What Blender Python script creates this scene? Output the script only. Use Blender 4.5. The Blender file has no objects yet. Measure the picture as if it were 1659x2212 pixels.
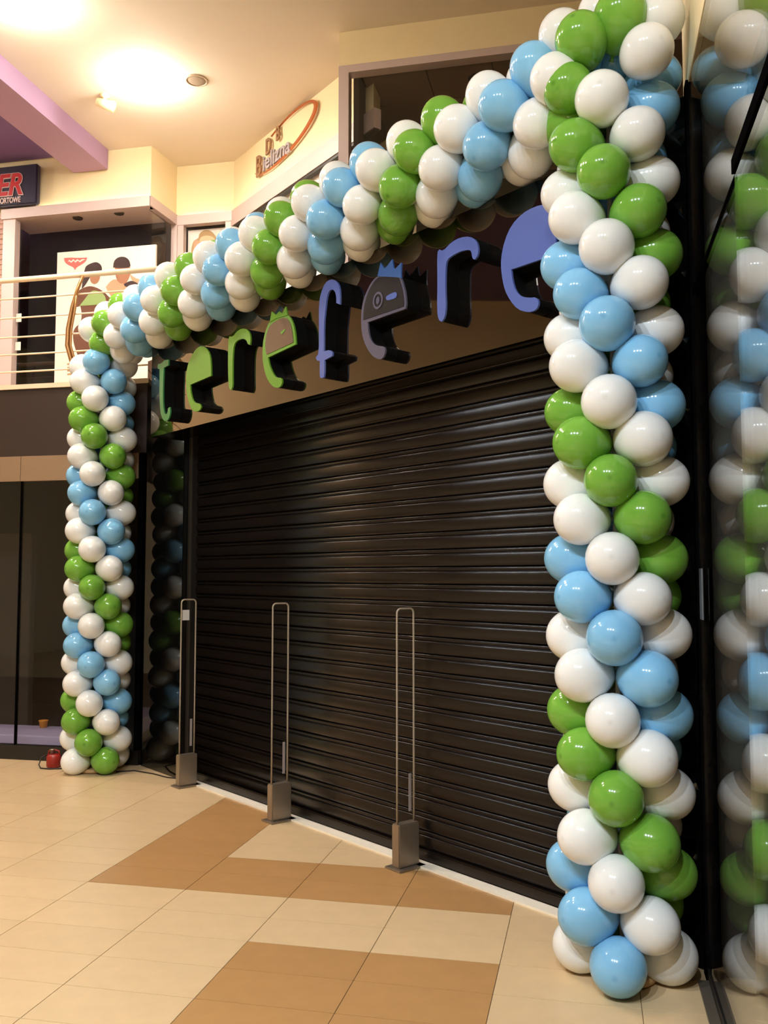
import bpy, bmesh, math, random
from mathutils import Vector, Matrix
random.seed(7)

# ------------------------------------------------------------------ camera, world, exposure
scene = bpy.context.scene
COL = scene.collection
CAM_H = 1.72
cam = bpy.data.cameras.new('camera')
cam_o = bpy.data.objects.new('camera', cam)
COL.objects.link(cam_o)
cam.sensor_fit = 'HORIZONTAL'
cam.sensor_width = 36.0
cam.lens = 36.0 * 1990.0 / 1659.0
cam.clip_start = 0.05
cam_o.location = (0, 0, CAM_H)
cam_o.rotation_euler = (math.pi / 2 + math.atan(137 / 1990), 0, 0)
scene.camera = cam_o

world = bpy.data.worlds.new('world')
scene.world = world
world.use_nodes = True
bgn = world.node_tree.nodes['Background']
bgn.inputs[0].default_value = (1.0, 0.82, 0.66, 1)
bgn.inputs[1].default_value = 0.06

vs = scene.view_settings
vs.view_transform = 'Standard'
vs.look = 'None'
vs.gamma = 1.0
vs.use_curve_mapping = False
vs.exposure = 0.46
LAMP_WARM = ((1.0, 0.86, 0.70), 54.0)      # colour and watts of the two lamps in view
LAMP_NEUTRAL = ((0.76, 0.89, 1.0), 185.0)   # the lamps of the hall behind the camera
try:
    scene.cycles.max_bounces = 6
    scene.cycles.diffuse_bounces = 4
    scene.cycles.glossy_bounces = 4
    scene.cycles.use_adaptive_sampling = True
    scene.cycles.adaptive_threshold = 0.05
    scene.cycles.transparent_max_bounces = 16
    scene.cycles.caustics_reflective = False
    scene.cycles.caustics_refractive = False
    scene.cycles.sample_clamp_indirect = 6.0
except Exception:
    pass

# ------------------------------------------------------------------ frames
TH = math.radians(12.5)
T2 = Vector((math.sin(TH), math.cos(TH), 0))      # along the floor tiles, away from the camera
T1 = Vector((-T2.y, T2.x, 0))                     # along the floor tiles, to the left
U = Vector((0.639, -0.769, 0)).normalized()       # along the shop front, towards the camera
N = Vector((-U.y, U.x, 0))                        # into the shop
Z = Vector((0, 0, 1))


def T(a, b, z=0.0):
    return T1 * a + T2 * b + Z * z


def S(s, d, z=0.0):
    return U * s + N * d + Z * z


# wall that runs at 45 degrees on the upper floor
D0 = T(4.07, 10.07)
D1 = T(2.35, 8.51)
UD = (D1 - D0).normalized()
ND = Vector((-UD.y, UD.x, 0))
if ND.y < 0:
    ND = -ND


def W(s, d, z=0.0):
    return D0 + UD * s + ND * d + Z * z


# ------------------------------------------------------------------ materials
MATS = {}


def lin(c):
    return tuple(((x / 255.0) / 12.92 if x / 255.0 <= 0.04045 else ((x / 255.0 + 0.055) / 1.055) ** 2.4) for x in c)


def new_mat(name):
    m = bpy.data.materials.new(name)
    m.use_nodes = True
    nt = m.node_tree
    b = nt.nodes['Principled BSDF']
    MATS[name] = m
    return m, nt, b


def mat(name, rgb, rough=0.5, metal=0.0, spec=0.5, noise=0.0, nscale=6.0, bump=0.0, bscale=60.0, coat=0.0, ior=None, rand=0.0):
    m, nt, b = new_mat(name)
    c = lin(rgb)
    b.inputs['Base Color'].default_value = (*c, 1)
    b.inputs['Roughness'].default_value = rough
    b.inputs['Metallic'].default_value = metal
    b.inputs['Specular IOR Level'].default_value = spec
    if ior:
        b.inputs['IOR'].default_value = ior
    if coat:
        b.inputs['Coat Weight'].default_value = coat
        b.inputs['Coat Roughness'].default_value = 0.05
    L = nt.links
    tc = nt.nodes.new('ShaderNodeTexCoord')
    if noise or rand:
        nz = nt.nodes.new('ShaderNodeTexNoise')
        nz.inputs['Scale'].default_value = nscale
        nz.inputs['Detail'].default_value = 5
        L.new(tc.outputs['Object'], nz.inputs['Vector'])
        mr = nt.nodes.new('ShaderNodeMapRange')
        mr.inputs['From Min'].default_value = 0.3
        mr.inputs['From Max'].default_value = 0.7
        mr.inputs['To Min'].default_value = 1 - noise
        mr.inputs['To Max'].default_value = 1 + noise * 0.5
        L.new(nz.outputs['Fac'], mr.inputs['Value'])
        val = mr.outputs['Result']
        if rand:
            oi = nt.nodes.new('ShaderNodeObjectInfo')
            m2 = nt.nodes.new('ShaderNodeMapRange')
            m2.inputs['To Min'].default_value = 1 - rand
            m2.inputs['To Max'].default_value = 1 + rand
            L.new(oi.outputs['Random'], m2.inputs['Value'])
            mm = nt.nodes.new('ShaderNodeMath')
            mm.operation = 'MULTIPLY'
            L.new(val, mm.inputs[0])
            L.new(m2.outputs['Result'], mm.inputs[1])
            val = mm.outputs[0]
        vm = nt.nodes.new('ShaderNodeVectorMath')
        vm.operation = 'SCALE'
        vm.inputs[0].default_value = c
        L.new(val, vm.inputs['Scale'])
        L.new(vm.outputs['Vector'], b.inputs['Base Color'])
    if bump:
        nb = nt.nodes.new('ShaderNodeTexNoise')
        nb.inputs['Scale'].default_value = bscale
        nb.inputs['Detail'].default_value = 3
        L.new(tc.outputs['Object'], nb.inputs['Vector'])
        bp = nt.nodes.new('ShaderNodeBump')
        bp.inputs['Strength'].default_value = bump
        bp.inputs['Distance'].default_value = 0.002
        L.new(nb.outputs['Fac'], bp.inputs['Height'])
        L.new(bp.outputs['Normal'], b.inputs['Normal'])
    return m


def mat_emit(name, rgb_lin, strength):
    m = bpy.data.materials.new(name)
    m.use_nodes = True
    nt = m.node_tree
    nt.nodes.remove(nt.nodes['Principled BSDF'])
    e = nt.nodes.new('ShaderNodeEmission')
    e.inputs[0].default_value = (*rgb_lin, 1)
    e.inputs[1].default_value = strength
    nt.links.new(e.outputs[0], nt.nodes['Material Output'].inputs[0])
    try:
        m.cycles.emission_sampling = 'NONE' if name.startswith('lamp') else 'AUTO'
    except Exception:
        pass
    MATS[name] = m
    return m


def mat_glass(name, f0=0.022, gain=0.5, tint=(1, 1, 1), rough=0.0):
    """thin clear pane: Schlick reflection over straight-through transmission"""
    m = bpy.data.materials.new(name)
    m.use_nodes = True
    nt = m.node_tree
    nt.nodes.remove(nt.nodes['Principled BSDF'])
    L = nt.links
    lw = nt.nodes.new('ShaderNodeLayerWeight')
    lw.inputs['Blend'].default_value = 0.5
    pw = nt.nodes.new('ShaderNodeMath'); pw.operation = 'POWER'; pw.inputs[1].default_value = 5.0
    L.new(lw.outputs['Facing'], pw.inputs[0])
    ma = nt.nodes.new('ShaderNodeMath'); ma.operation = 'MULTIPLY_ADD'
    ma.inputs[1].default_value = gain; ma.inputs[2].default_value = f0
    L.new(pw.outputs[0], ma.inputs[0])
    tr = nt.nodes.new('ShaderNodeBsdfTransparent'); tr.inputs[0].default_value = (*tint, 1)
    gl = nt.nodes.new('ShaderNodeBsdfGlossy'); gl.inputs['Roughness'].default_value = rough
    gl.inputs[0].default_value = (1, 1, 1, 1)
    mx = nt.nodes.new('ShaderNodeMixShader')
    L.new(ma.outputs[0], mx.inputs[0]); L.new(tr.outputs[0], mx.inputs[1]); L.new(gl.outputs[0], mx.inputs[2])
    L.new(mx.outputs[0], nt.nodes['Material Output'].inputs[0])
    MATS[name] = m
    return m


def mat_balloon(name, rgb, tip):
    """latex: glossy skin, a denser spot at the tip where the rubber is thick, a thin see-through feel"""
    m, nt, b = new_mat(name)
    L = nt.links
    tc = nt.nodes.new('ShaderNodeTexCoord')
    sx = nt.nodes.new('ShaderNodeSeparateXYZ')
    L.new(tc.outputs['Object'], sx.inputs[0])
    mr = nt.nodes.new('ShaderNodeMapRange')
    mr.inputs['From Min'].default_value = 0.1225
    mr.inputs['From Max'].default_value = 0.1240
    L.new(sx.outputs['Z'], mr.inputs['Value'])
    oi = nt.nodes.new('ShaderNodeObjectInfo')
    rr = nt.nodes.new('ShaderNodeMapRange')
    rr.inputs['To Min'].default_value = 0.93
    rr.inputs['To Max'].default_value = 1.03
    L.new(oi.outputs['Random'], rr.inputs['Value'])
    vm = nt.nodes.new('ShaderNodeVectorMath'); vm.operation = 'SCALE'
    vm.inputs[0].default_value = lin(rgb)
    L.new(rr.outputs['Result'], vm.inputs['Scale'])
    mx = nt.nodes.new('ShaderNodeMix'); mx.data_type = 'RGBA'
    L.new(mr.outputs['Result'], mx.inputs['Factor'])
    L.new(vm.outputs['Vector'], mx.inputs['A'])
    mx.inputs['B'].default_value = (*lin(tip), 1)
    L.new(mx.outputs['Result'], b.inputs['Base Color'])
    b.inputs['Roughness'].default_value = 0.12
    b.inputs['Specular IOR Level'].default_value = 0.5
    b.inputs['IOR'].default_value = 1.5
    return m


M_tile_l = mat('tile_beige', (216, 186, 144), rough=0.32, noise=0.05, nscale=9, rand=0.025, spec=0.4)
M_tile_d = mat('tile_tan', (182, 138, 88), rough=0.32, noise=0.06, nscale=9, rand=0.025, spec=0.4)
M_grout = mat('grout', (128, 100, 72), rough=0.8)
M_cream = mat('cream_paint', (246, 228, 186), rough=0.7, noise=0.02, nscale=2)
M_ceil = mat('ceiling_paint', (238, 226, 210), rough=0.75, noise=0.02, nscale=2)
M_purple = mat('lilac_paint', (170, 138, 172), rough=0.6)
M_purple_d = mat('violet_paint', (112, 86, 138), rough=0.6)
M_black_gloss = mat('black_gloss_panel', (10, 8, 7), rough=0.02, spec=0.5, ior=1.95)
M_black_gloss.node_tree.nodes['Principled BSDF'].inputs['Specular Tint'].default_value = (1.0, 0.78, 0.56, 1)
M_pilaster = mat('black_gloss_cladding', (9, 8, 8), rough=0.03, spec=0.5, ior=1.6)
M_black = mat('black_paint', (9, 8, 9), rough=0.9, spec=0.0)
M_shutter = mat('shutter_brown', (32, 25, 22), rough=0.16, metal=0.4, spec=0.5, bump=0.35, bscale=300)
M_rail_dark = mat('rail_dark', (26, 22, 20), rough=0.45)
M_thresh = mat('threshold_stone', (240, 230, 212), rough=0.5)
M_brown = mat('brown_cladding', (52, 38, 32), rough=0.5)
M_beige = mat('beige_header', (142, 114, 86), rough=0.6)
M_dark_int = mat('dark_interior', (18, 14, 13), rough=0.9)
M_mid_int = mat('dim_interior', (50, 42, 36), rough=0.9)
M_alu = mat('lilac_aluminium', (205, 186, 184), rough=0.45, metal=0.15)
M_steel = mat('brushed_steel', (156, 142, 126), rough=0.38, metal=0.75, bump=0.1, bscale=200)
M_tube = mat('frosted_tube', (160, 146, 128), rough=0.3)
M_white = mat('white_plastic', (235, 230, 222), rough=0.5)
M_paper = mat('white_paper', (240, 234, 226), rough=0.7)
M_wood = mat('pale_wood', (190, 150, 104), rough=0.6, noise=0.15, nscale=12)
M_railp = mat('cream_rail_paint', (232, 206, 176), rough=0.4)
M_bronze = mat('bronze_metal', (168, 122, 76), rough=0.3, metal=0.7)
M_redp = mat('red_plastic', (146, 34, 26), rough=0.35)
M_cable = mat('dark_cable', (34, 22, 18), rough=0.5)
M_orange = mat('orange_plastic', (214, 140, 40), rough=0.5)
M_lav = mat('lavender_edge', (170, 158, 190), rough=0.5)
M_glass = mat_glass('clear_glass')
M_glass_side = mat_glass('shop_glass', f0=0.05, gain=0.95)
M_acryl = mat_glass('clear_acrylic', f0=0.03, gain=0.4)
M_lampw = mat_emit('lamp_warm', (1.0, 0.93, 0.80), 40.0)
M_lampn = mat_emit('lamp_neutral', (1.0, 0.95, 0.88), 20.0)
M_strip = mat_emit('strip_warm', (1.0, 0.82, 0.56), 6.0)
M_bw = mat_balloon('balloon_white', (240, 240, 238), (224, 223, 220))
M_bg = mat_balloon('balloon_green', (114, 170, 62), (84, 138, 44))
M_bb = mat_balloon('balloon_blue', (132, 192, 232), (104, 166, 212))

# ------------------------------------------------------------------ helpers


def obj(name, me, m=None, parent=None):
    o = bpy.data.objects.new(name, me)
    COL.objects.link(o)
    if m is not None and len(me.materials) == 0:
        me.materials.append(m)
    if parent is not None:
        o.parent = parent
    return o


def tag(o, label, cat, group=None):
    o['label'] = label
    o['category'] = cat
    if group:
        o['group'] = group
    return o


def struct(o, label=None):
    o['kind'] = 'structure'
    if label:
        o['label'] = label
    return o


def empty(name, loc=(0, 0, 0)):
    o = bpy.data.objects.new(name, None)
    COL.objects.link(o)
    o.location = loc
    return o


def reloc(o, at):
    """move the object's origin to a world point without moving its mesh"""
    o.data.transform(Matrix.Translation(-Vector(at)))
    o.location = Vector(at)


def mesh(name, verts, faces, smooth=False):
    me = bpy.data.meshes.new(name)
    me.from_pydata([tuple(v) for v in verts], [], faces)
    bm = bmesh.new()
    bm.from_mesh(me)
    bmesh.ops.recalc_face_normals(bm, faces=bm.faces)
    bm.to_mesh(me)
    bm.free()
    if smooth:
        for p in me.polygons:
            p.use_smooth = True
    return me


BOXF = [(0, 1, 2, 3), (7, 6, 5, 4), (0, 4, 5, 1), (1, 5, 6, 2), (2, 6, 7, 3), (3, 7, 4, 0)]


def box_verts(F, a0, a1, b0, b1, z0, z1):
    return [F(a0, b0, z0), F(a1, b0, z0), F(a1, b1, z0), F(a0, b1, z0),
            F(a0, b0, z1), F(a1, b0, z1), F(a1, b1, z1), F(a0, b1, z1)]


def box(name, F, a0, a1, b0, b1, z0, z1, m, parent=None, bevel=0.0):
    me = mesh(name, box_verts(F, a0, a1, b0, b1, z0, z1), BOXF)
    if bevel:
        bm = bmesh.new(); bm.from_mesh(me)
        bmesh.ops.bevel(bm, geom=list(bm.edges), offset=bevel, segments=2, affect='EDGES')
        bm.to_mesh(me); bm.free()
    return obj(name, me, m, parent)


def boxes(name, F, lst, m, parent=None):
    vs_, fs = [], []
    for a in lst:
        k = len(vs_)
        vs_ += box_verts(F, *a)
        fs += [tuple(i + k for i in f) for f in BOXF]
    return obj(name, mesh(name, vs_, fs), m, parent)


def prism(name, F, poly, d0, d1, m, parent=None, plane='sz'):
    """polygon given as (along, height) in frame F, extruded from depth d0 to d1"""
    n = len(poly)
    vv = [F(p[0], d0, p[1]) for p in poly] + [F(p[0], d1, p[1]) for p in poly]
    ff = [tuple(range(n)), tuple(range(2 * n - 1, n - 1, -1))]
    ff += [(i, i + n, (i + 1) % n + n, (i + 1) % n) for i in range(n)]
    return obj(name, mesh(name, vv, ff), m, parent)


def flat_prism(name, F, poly, z0, z1, m, parent=None):
    """plan polygon extruded upwards"""
    n = len(poly)
    vv = [F(p[0], p[1], z0) for p in poly] + [F(p[0], p[1], z1) for p in poly]
    ff = [tuple(range(n)), tuple(range(2 * n - 1, n - 1, -1))]
    ff += [(i, i + n, (i + 1) % n + n, (i + 1) % n) for i in range(n)]
    return obj(name, mesh(name, vv, ff), m, parent)


def tube_mesh(name, pts, r, seg=8, closed=False):
    pts = [Vector(p) for p in pts]
    n = len(pts)
    vv, ff = [], []
    ref = None
    for i, p in enumerate(pts):
        if closed:
            d = pts[(i + 1) % n] - pts[i - 1]
        else:
            d = pts[min(i + 1, n - 1)] - pts[max(i - 1, 0)]
        d.normalize()
        if ref is None:
            ref = Vector((0, 0, 1)) if abs(d.z) < 0.9 else Vector((1, 0, 0))
        x = (ref - d * ref.dot(d)).normalized()
        y = d.cross(x)
        ref = x
        rr = r[i] if isinstance(r, (list, tuple)) else r
        for k in range(seg):
            a = 2 * math.pi * k / seg
            vv.append(p + x * math.cos(a) * rr + y * math.sin(a) * rr)
    for i in range(n if closed else n - 1):
        j = (i + 1) % n
        for k in range(seg):
            k2 = (k + 1) % seg
            ff.append((i * seg + k, i * seg + k2, j * seg + k2, j * seg + k))
    if not closed:
        ff.append(tuple(range(seg)))
        ff.append(tuple((n - 1) * seg + k for k in range(seg)))
    return mesh(name, vv, ff, smooth=True)


def lathe_mesh(name, prof, seg=24):
    """profile (r, z) turned about z"""
    vv, ff, rings = [], [], []
    for r, z in prof:
        if r < 1e-6:
            rings.append([len(vv)]); vv.append((0, 0, z))
        else:
            rings.append(list(range(len(vv), len(vv) + seg)))
            vv += [(r * math.cos(2 * math.pi * k / seg), r * math.sin(2 * math.pi * k / seg), z) for k in range(seg)]
    for A, B in zip(rings, rings[1:]):
        for k in range(seg):
            k2 = (k + 1) % seg
            if len(A) == 1 and len(B) == 1:
                continue
            if len(A) == 1:
                ff.append((A[0], B[k], B[k2]))
            elif len(B) == 1:
                ff.append((A[k], A[k2], B[0]))
            else:
                ff.append((A[k], A[k2], B[k2], B[k]))
    return mesh(name, vv, ff, smooth=True)


def text_mesh(body, size, offset=0.0, extrude=0.004, shear=0.0, spacing=1.0):
    cu = bpy.data.curves.new('lettering', 'FONT')
    cu.body = body
    cu.size = size
    cu.offset = offset
    cu.extrude = extrude
    cu.shear = shear
    cu.space_character = spacing
    tmp = bpy.data.objects.new('tmp', cu)
    COL.objects.link(tmp)
    dg = bpy.context.evaluated_depsgraph_get()
    me = bpy.data.meshes.new_from_object(tmp.evaluated_get(dg))
    bpy.data.objects.remove(tmp)
    bpy.data.curves.remove(cu)
    return me


def place_text(name, me, origin, right, up, m, parent=None, sx=1.0):
    nrm = right.cross(up)
    mat4 = Matrix(((right.x * sx, up.x, nrm.x, origin.x), (right.y * sx, up.y, nrm.y, origin.y),
                   (right.z * sx, up.z, nrm.z, origin.z), (0, 0, 0, 1)))
    me.transform(mat4)
    me.materials.clear()
    return obj(name, me, m, parent)


# ------------------------------------------------------------------ floor
CEIL = 6.665
FL2 = 3.54
slab = box('floor', T, -5, 12, -9, 7.82, -0.15, -0.003, M_grout)
struct(slab, 'beige tiled floor of the hall with tan pattern')
PA, PB = 0.592, 0.3015
A_OFF, B_OFF = 0.411, 4.225      # a grid line that runs along T2, one that runs along T1


def tile_mesh(name, m):
    g, c, h = 0.0014, 0.0006, 0.003
    x, y = PA / 2 - g, PB / 2 - g
    vv = [(-x, -y, -h), (x, -y, -h), (x, y, -h), (-x, y, -h),
          (-x + c, -y + c, 0), (x - c, -y + c, 0), (x - c, y - c, 0), (-x + c, y - c, 0)]
    me = mesh(name, vv, BOXF)
    me.materials.append(m)
    return me


tile_light = tile_mesh('tile_light', M_tile_l)
tile_dark = tile_mesh('tile_dark', M_tile_d)
tiles = []
for i in range(-2, 12):
    for j in range(-7, 12):
        ca, cb = A_OFF + (i + 0.5) * PA, B_OFF + (j + 0.5) * PB
        p = T(ca, cb)
        if cb > 7.72 or ca < -0.75 or p.dot(N) > 4.1:
            continue
        # only the tiles the lens can see, plus a margin
        if p.y < 2.2 or abs(p.x) > p.y * 0.50 + 0.6:
            continue
        dark = (i == 3 and 2 <= j) or (0 <= i <= 3 and 2 <= j <= 3) or (0 <= i <= 1 and j < 0)
        tiles.append((p, dark))
AX = math.atan2(T1.y, T1.x)
for p, dark in tiles:
    o = bpy.data.objects.new('floor_tile', tile_dark if dark else tile_light)
    COL.objects.link(o)
    o.location = p
    o.rotation_euler = (0, 0, AX)
    o.parent = slab
rest = box('floor_field', T, -5, 12, -9, 1.6, -0.02, 0.0, M_tile_l)
struct(rest, 'beige floor of the hall in front of the camera side')

# ------------------------------------------------------------------ shell of the hall
struct(box('ceiling', T, -5, 12, -9, 14, CEIL, CEIL + 0.1, M_ceil), 'cream ceiling of the upper gallery')
struct(box('wall_back', T, -5, 12, -9.2, -9, 0, CEIL, M_cream), 'cream wall at the far end of the hall')
struct(box('wall_left', T, 12, 12.2, -9, 14, 0, CEIL, M_cream), 'cream wall along the hall')
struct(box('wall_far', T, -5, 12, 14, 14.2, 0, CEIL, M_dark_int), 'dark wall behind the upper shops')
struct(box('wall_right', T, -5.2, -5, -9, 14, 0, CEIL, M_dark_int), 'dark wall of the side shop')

# purple beam and the violet ceiling field beyond it
struct(box('trim_1', T, 5.39, 5.83, -8.9, 9.47, 6.43, CEIL, M_purple), 'lilac painted ceiling beam')
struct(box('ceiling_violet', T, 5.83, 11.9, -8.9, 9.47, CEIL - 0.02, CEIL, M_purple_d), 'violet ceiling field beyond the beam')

# ------------------------------------------------------------------ shop front
DF = 3.73
SL, SR = -7.94, -2.235
OPL, OPR = -7.20, -2.74
SHZ = 2.992
FTZ = 3.715
FAS = 3.50          # face of the projecting sign box
struct(box('wall_pilaster_left', S, SL, OPL, DF, DF + 0.22, 0, FTZ, M_pilaster), 'black glossy panel beside the shutter')
struct(box('wall_pilaster_right', S, OPR, SR, DF, DF + 0.22, 0, 3.95, M_pilaster), 'black glossy panel by the glass wall')
struct(box('wall_fascia', S, -7.37, -2.82, FAS, 3.775, 2.911, FTZ, M_black_gloss), 'dark glossy shop fascia under the balloons')
struct(box('wall_shop_back', S, SL - 1, SR + 1, DF + 0.6, DF + 0.7, 0, FTZ, M_dark_int), 'dark wall behind the shutter')
struct(box('trim_2', S, OPL, OPR + 0.1, 3.715, 3.80, 0, 0.012, M_thresh), 'pale threshold strip along the shutter')

shutter = empty('roller_shutter', S((OPL + OPR) / 2, 3.85, 0))
tag(shutter, 'closed dark brown roller shutter of horizontal metal slats', 'shutter')


def under(o, root):
    """parent keeping the world-space mesh coordinates"""
    o.parent = root
    o.matrix_parent_inverse = Matrix.Translation(-Vector(root.location))
    return o


PITCH = 0.1062
prof = [(0.0, 0.0), (0.0008, 0.006), (0.0030, 0.0115), (0.008, 0.0150), (0.018, 0.0180), (0.034, 0.0195), (0.052, 0.0190), (0.066, 0.0172),
        (0.0715, 0.0158), (0.0742, 0.0138), (0.0755, 0.0105), (0.0758, 0.004), (0.0795, 0.003), (0.0815, 0.0085), (0.0845, 0.0120), (0.090, 0.0130),
        (0.0965, 0.0125), (0.1000, 0.0105), (0.1018, 0.0065), (0.1022, 0.001)]
L0, L1 = OPL + 0.07, OPR - 0.02
vv, ff = [], []
np_ = len(prof)
OS = S((L0 + L1) / 2, 3.84, 0)
for s in (L0, L1):
    for z, d in prof:
        vv.append(S(s, 3.84 - d, z) - OS)
    vv.append(S(s, 3.85, 0.1022) - OS)
    vv.append(S(s, 3.85, 0.0) - OS)
nn = np_ + 2
for k in range(nn):
    k2 = (k + 1) % nn
    ff.append((k, k2, k2 + nn, k + nn))
ff += [tuple(range(nn)), tuple(range(2 * nn - 1, nn - 1, -1))]
slat_me = mesh('slat', vv, ff)
for p_ in slat_me.polygons:
    p_.use_smooth = len(p_.vertices) == 4 and max(abs((slat_me.vertices[v].co + OS).dot(N) - 3.85) for v in p_.vertices) > 0.0095 and min(abs((slat_me.vertices[v].co + OS).dot(N) - 3.85) for v in p_.vertices) > 0.009
slat_me.materials.append(M_shutter)
nsl = int((SHZ - 0.07) / PITCH) + 1
for k in range(nsl):
    o = obj('slat', slat_me, None)
    o.location = OS + Z * (0.075 + k * PITCH)
    under(o, shutter)
under(box('bottom_bar', S, L0, L1, 3.80, 3.86, 0.014, 0.074, M_shutter, bevel=0.006), shutter)
under(box('guide_rail', S, OPL + 0.002, OPL + 0.075, 3.775, 3.885, 0.0, SHZ - 0.002, M_rail_dark, bevel=0.004), shutter)
under(box('guide_rail', S, OPR - 0.075, OPR - 0.002, 3.775, 3.885, 0.0, SHZ - 0.002, M_rail_dark, bevel=0.004), shutter)

# ------------------------------------------------------------------ letter sign
LET = {
    't': [(-7.465, 3.583), (-7.384, 3.58), (-7.344, 3.598), (-7.259, 3.589), (-7.257, 3.539), (-7.347, 3.531), (-7.357, 3.359), (-7.348, 3.198), (-7.322, 3.127), (-7.287, 3.11), (-7.261, 3.124), (-7.254, 3.16), (-7.218, 3.167), (-7.206, 3.117), (-7.24, 3.061), (-7.298, 3.05), (-7.358, 3.082), (-7.403, 3.156), (-7.422, 3.308), (-7.428, 3.532), (-7.464, 3.545)],
    'e1': [(-6.668, 3.597), (-6.597, 3.566), (-6.538, 3.509), (-6.514, 3.442), (-6.504, 3.32), (-6.855, 3.303), (-6.848, 3.243), (-6.81, 3.167), (-6.761, 3.135), (-6.689, 3.121), (-6.665, 3.089), (-6.688, 3.063), (-6.759, 3.061), (-6.819, 3.087), (-6.875, 3.154), (-6.909, 3.229), (-6.929, 3.327), (-6.927, 3.421), (-6.892, 3.498), (-6.809, 3.566), (-6.738, 3.593)],
    'r1': [(-6.24, 3.547), (-6.224, 3.583), (-6.167, 3.571), (-6.115, 3.599), (-6.042, 3.608), (-5.971, 3.591), (-5.92, 3.548), (-5.908, 3.492), (-5.918, 3.456), (-5.948, 3.468), (-5.969, 3.504), (-6.03, 3.529), (-6.113, 3.527), (-6.155, 3.503), (-6.17, 3.423), (-6.17, 3.27), (-6.164, 3.181), (-6.189, 3.155), (-6.221, 3.174), (-6.234, 3.258), (-6.241, 3.403)],
    'e2': [(-5.611, 3.583), (-5.528, 3.591), (-5.41, 3.58), (-5.362, 3.534), (-5.33, 3.482), (-5.311, 3.413), (-5.302, 3.341), (-5.663, 3.313), (-5.643, 3.253), (-5.596, 3.183), (-5.549, 3.144), (-5.485, 3.134), (-5.47, 3.101), (-5.493, 3.069), (-5.557, 3.069), (-5.622, 3.105), (-5.68, 3.166), (-5.719, 3.245), (-5.739, 3.333), (-5.735, 3.437), (-5.704, 3.514), (-5.658, 3.572)],
    'f': [(-4.79, 3.508), (-4.829, 3.527), (-4.829, 3.569), (-4.845, 3.611), (-4.876, 3.633), (-4.915, 3.628), (-4.939, 3.586), (-4.954, 3.503), (-4.969, 3.41), (-4.968, 3.228), (-4.897, 3.224), (-4.868, 3.2), (-4.873, 3.177), (-4.96, 3.165), (-4.959, 3.084), (-4.967, 3.049), (-4.999, 3.048), (-5.015, 3.065), (-5.013, 3.17), (-5.048, 3.178), (-5.06, 3.202), (-5.024, 3.225), (-5.026, 3.422), (-5.027, 3.568), (-5.003, 3.64), (-4.956, 3.695), (-4.892, 3.706), (-4.829, 3.678), (-4.794, 3.627), (-4.787, 3.559)],
    'e3': [(-4.387, 3.601), (-4.446, 3.584), (-4.496, 3.54), (-4.538, 3.486), (-4.557, 3.427), (-4.564, 3.35), (-4.557, 3.278), (-4.534, 3.21), (-4.495, 3.149), (-4.446, 3.098), (-4.402, 3.073), (-4.365, 3.062), (-4.338, 3.071), (-4.322, 3.099), (-4.325, 3.131), (-4.344, 3.141), (-4.392, 3.152), (-4.44, 3.177), (-4.473, 3.218), (-4.49, 3.271), (-4.495, 3.325), (-4.13, 3.33), (-4.122, 3.355), (-4.129, 3.424), (-4.147, 3.479), (-4.164, 3.52), (-4.177, 3.54)],
    'r2': [(-3.848, 3.6), (-3.829, 3.613), (-3.796, 3.595), (-3.726, 3.629), (-3.651, 3.635), (-3.577, 3.618), (-3.529, 3.582), (-3.512, 3.534), (-3.518, 3.492), (-3.542, 3.476), (-3.56, 3.486), (-3.568, 3.532), (-3.59, 3.546), (-3.651, 3.555), (-3.714, 3.549), (-3.765, 3.536), (-3.778, 3.49), (-3.781, 3.355), (-3.775, 3.264), (-3.786, 3.203), (-3.812, 3.182), (-3.838, 3.197), (-3.85, 3.254), (-3.846, 3.416)],
    'e4': [(-3.021, 3.629), (-2.931, 3.591), (-2.873, 3.529), (-2.846, 3.442), (-2.838, 3.349), (-3.271, 3.349), (-3.264, 3.289), (-3.243, 3.229), (-3.205, 3.187), (-3.152, 3.167), (-3.095, 3.157), (-3.08, 3.121), (-3.101, 3.09), (-3.154, 3.089), (-3.228, 3.122), (-3.282, 3.185), (-3.32, 3.252), (-3.341, 3.342), (-3.345, 3.428), (-3.316, 3.521), (-3.265, 3.591), (-3.189, 3.63), (-3.104, 3.641)],
}
E2HEAD = [(-5.592, 3.558), (-5.518, 3.568), (-5.428, 3.56), (-5.383, 3.523), (-5.356, 3.477), (-5.339, 3.419), (-5.332, 3.359), (-5.677, 3.337), (-5.696, 3.387), (-5.697, 3.44), (-5.676, 3.503), (-5.638, 3.542)]
E2CROWN = [(-5.639, 3.568), (-5.612, 3.645), (-5.556, 3.605), (-5.514, 3.623), (-5.473, 3.599), (-5.429, 3.64), (-5.405, 3.574), (-5.446, 3.573), (-5.555, 3.581)]
E2WINK = [(-5.493, 3.462), (-5.436, 3.479), (-5.427, 3.467), (-5.475, 3.444)]
E3HEAD = [(-4.37, 3.59), (-4.424, 3.575), (-4.474, 3.535), (-4.512, 3.48), (-4.532, 3.421), (-4.537, 3.348), (-4.145, 3.347), (-4.139, 3.364), (-4.147, 3.425), (-4.162, 3.476), (-4.18, 3.517), (-4.192, 3.539)]
E3CROWN = [(-4.392, 3.598), (-4.362, 3.676), (-4.325, 3.628), (-4.293, 3.639), (-4.249, 3.668), (-4.236, 3.61), (-4.221, 3.599), (-4.162, 3.623), (-4.166, 3.555), (-4.164, 3.527), (-4.192, 3.539), (-4.37, 3.59)]
DASH = [(-4.307, 3.439), (-4.296, 3.45), (-4.223, 3.455), (-4.205, 3.447), (-4.203, 3.425), (-4.216, 3.414), (-4.28, 3.416), (-4.301, 3.422)]


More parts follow.
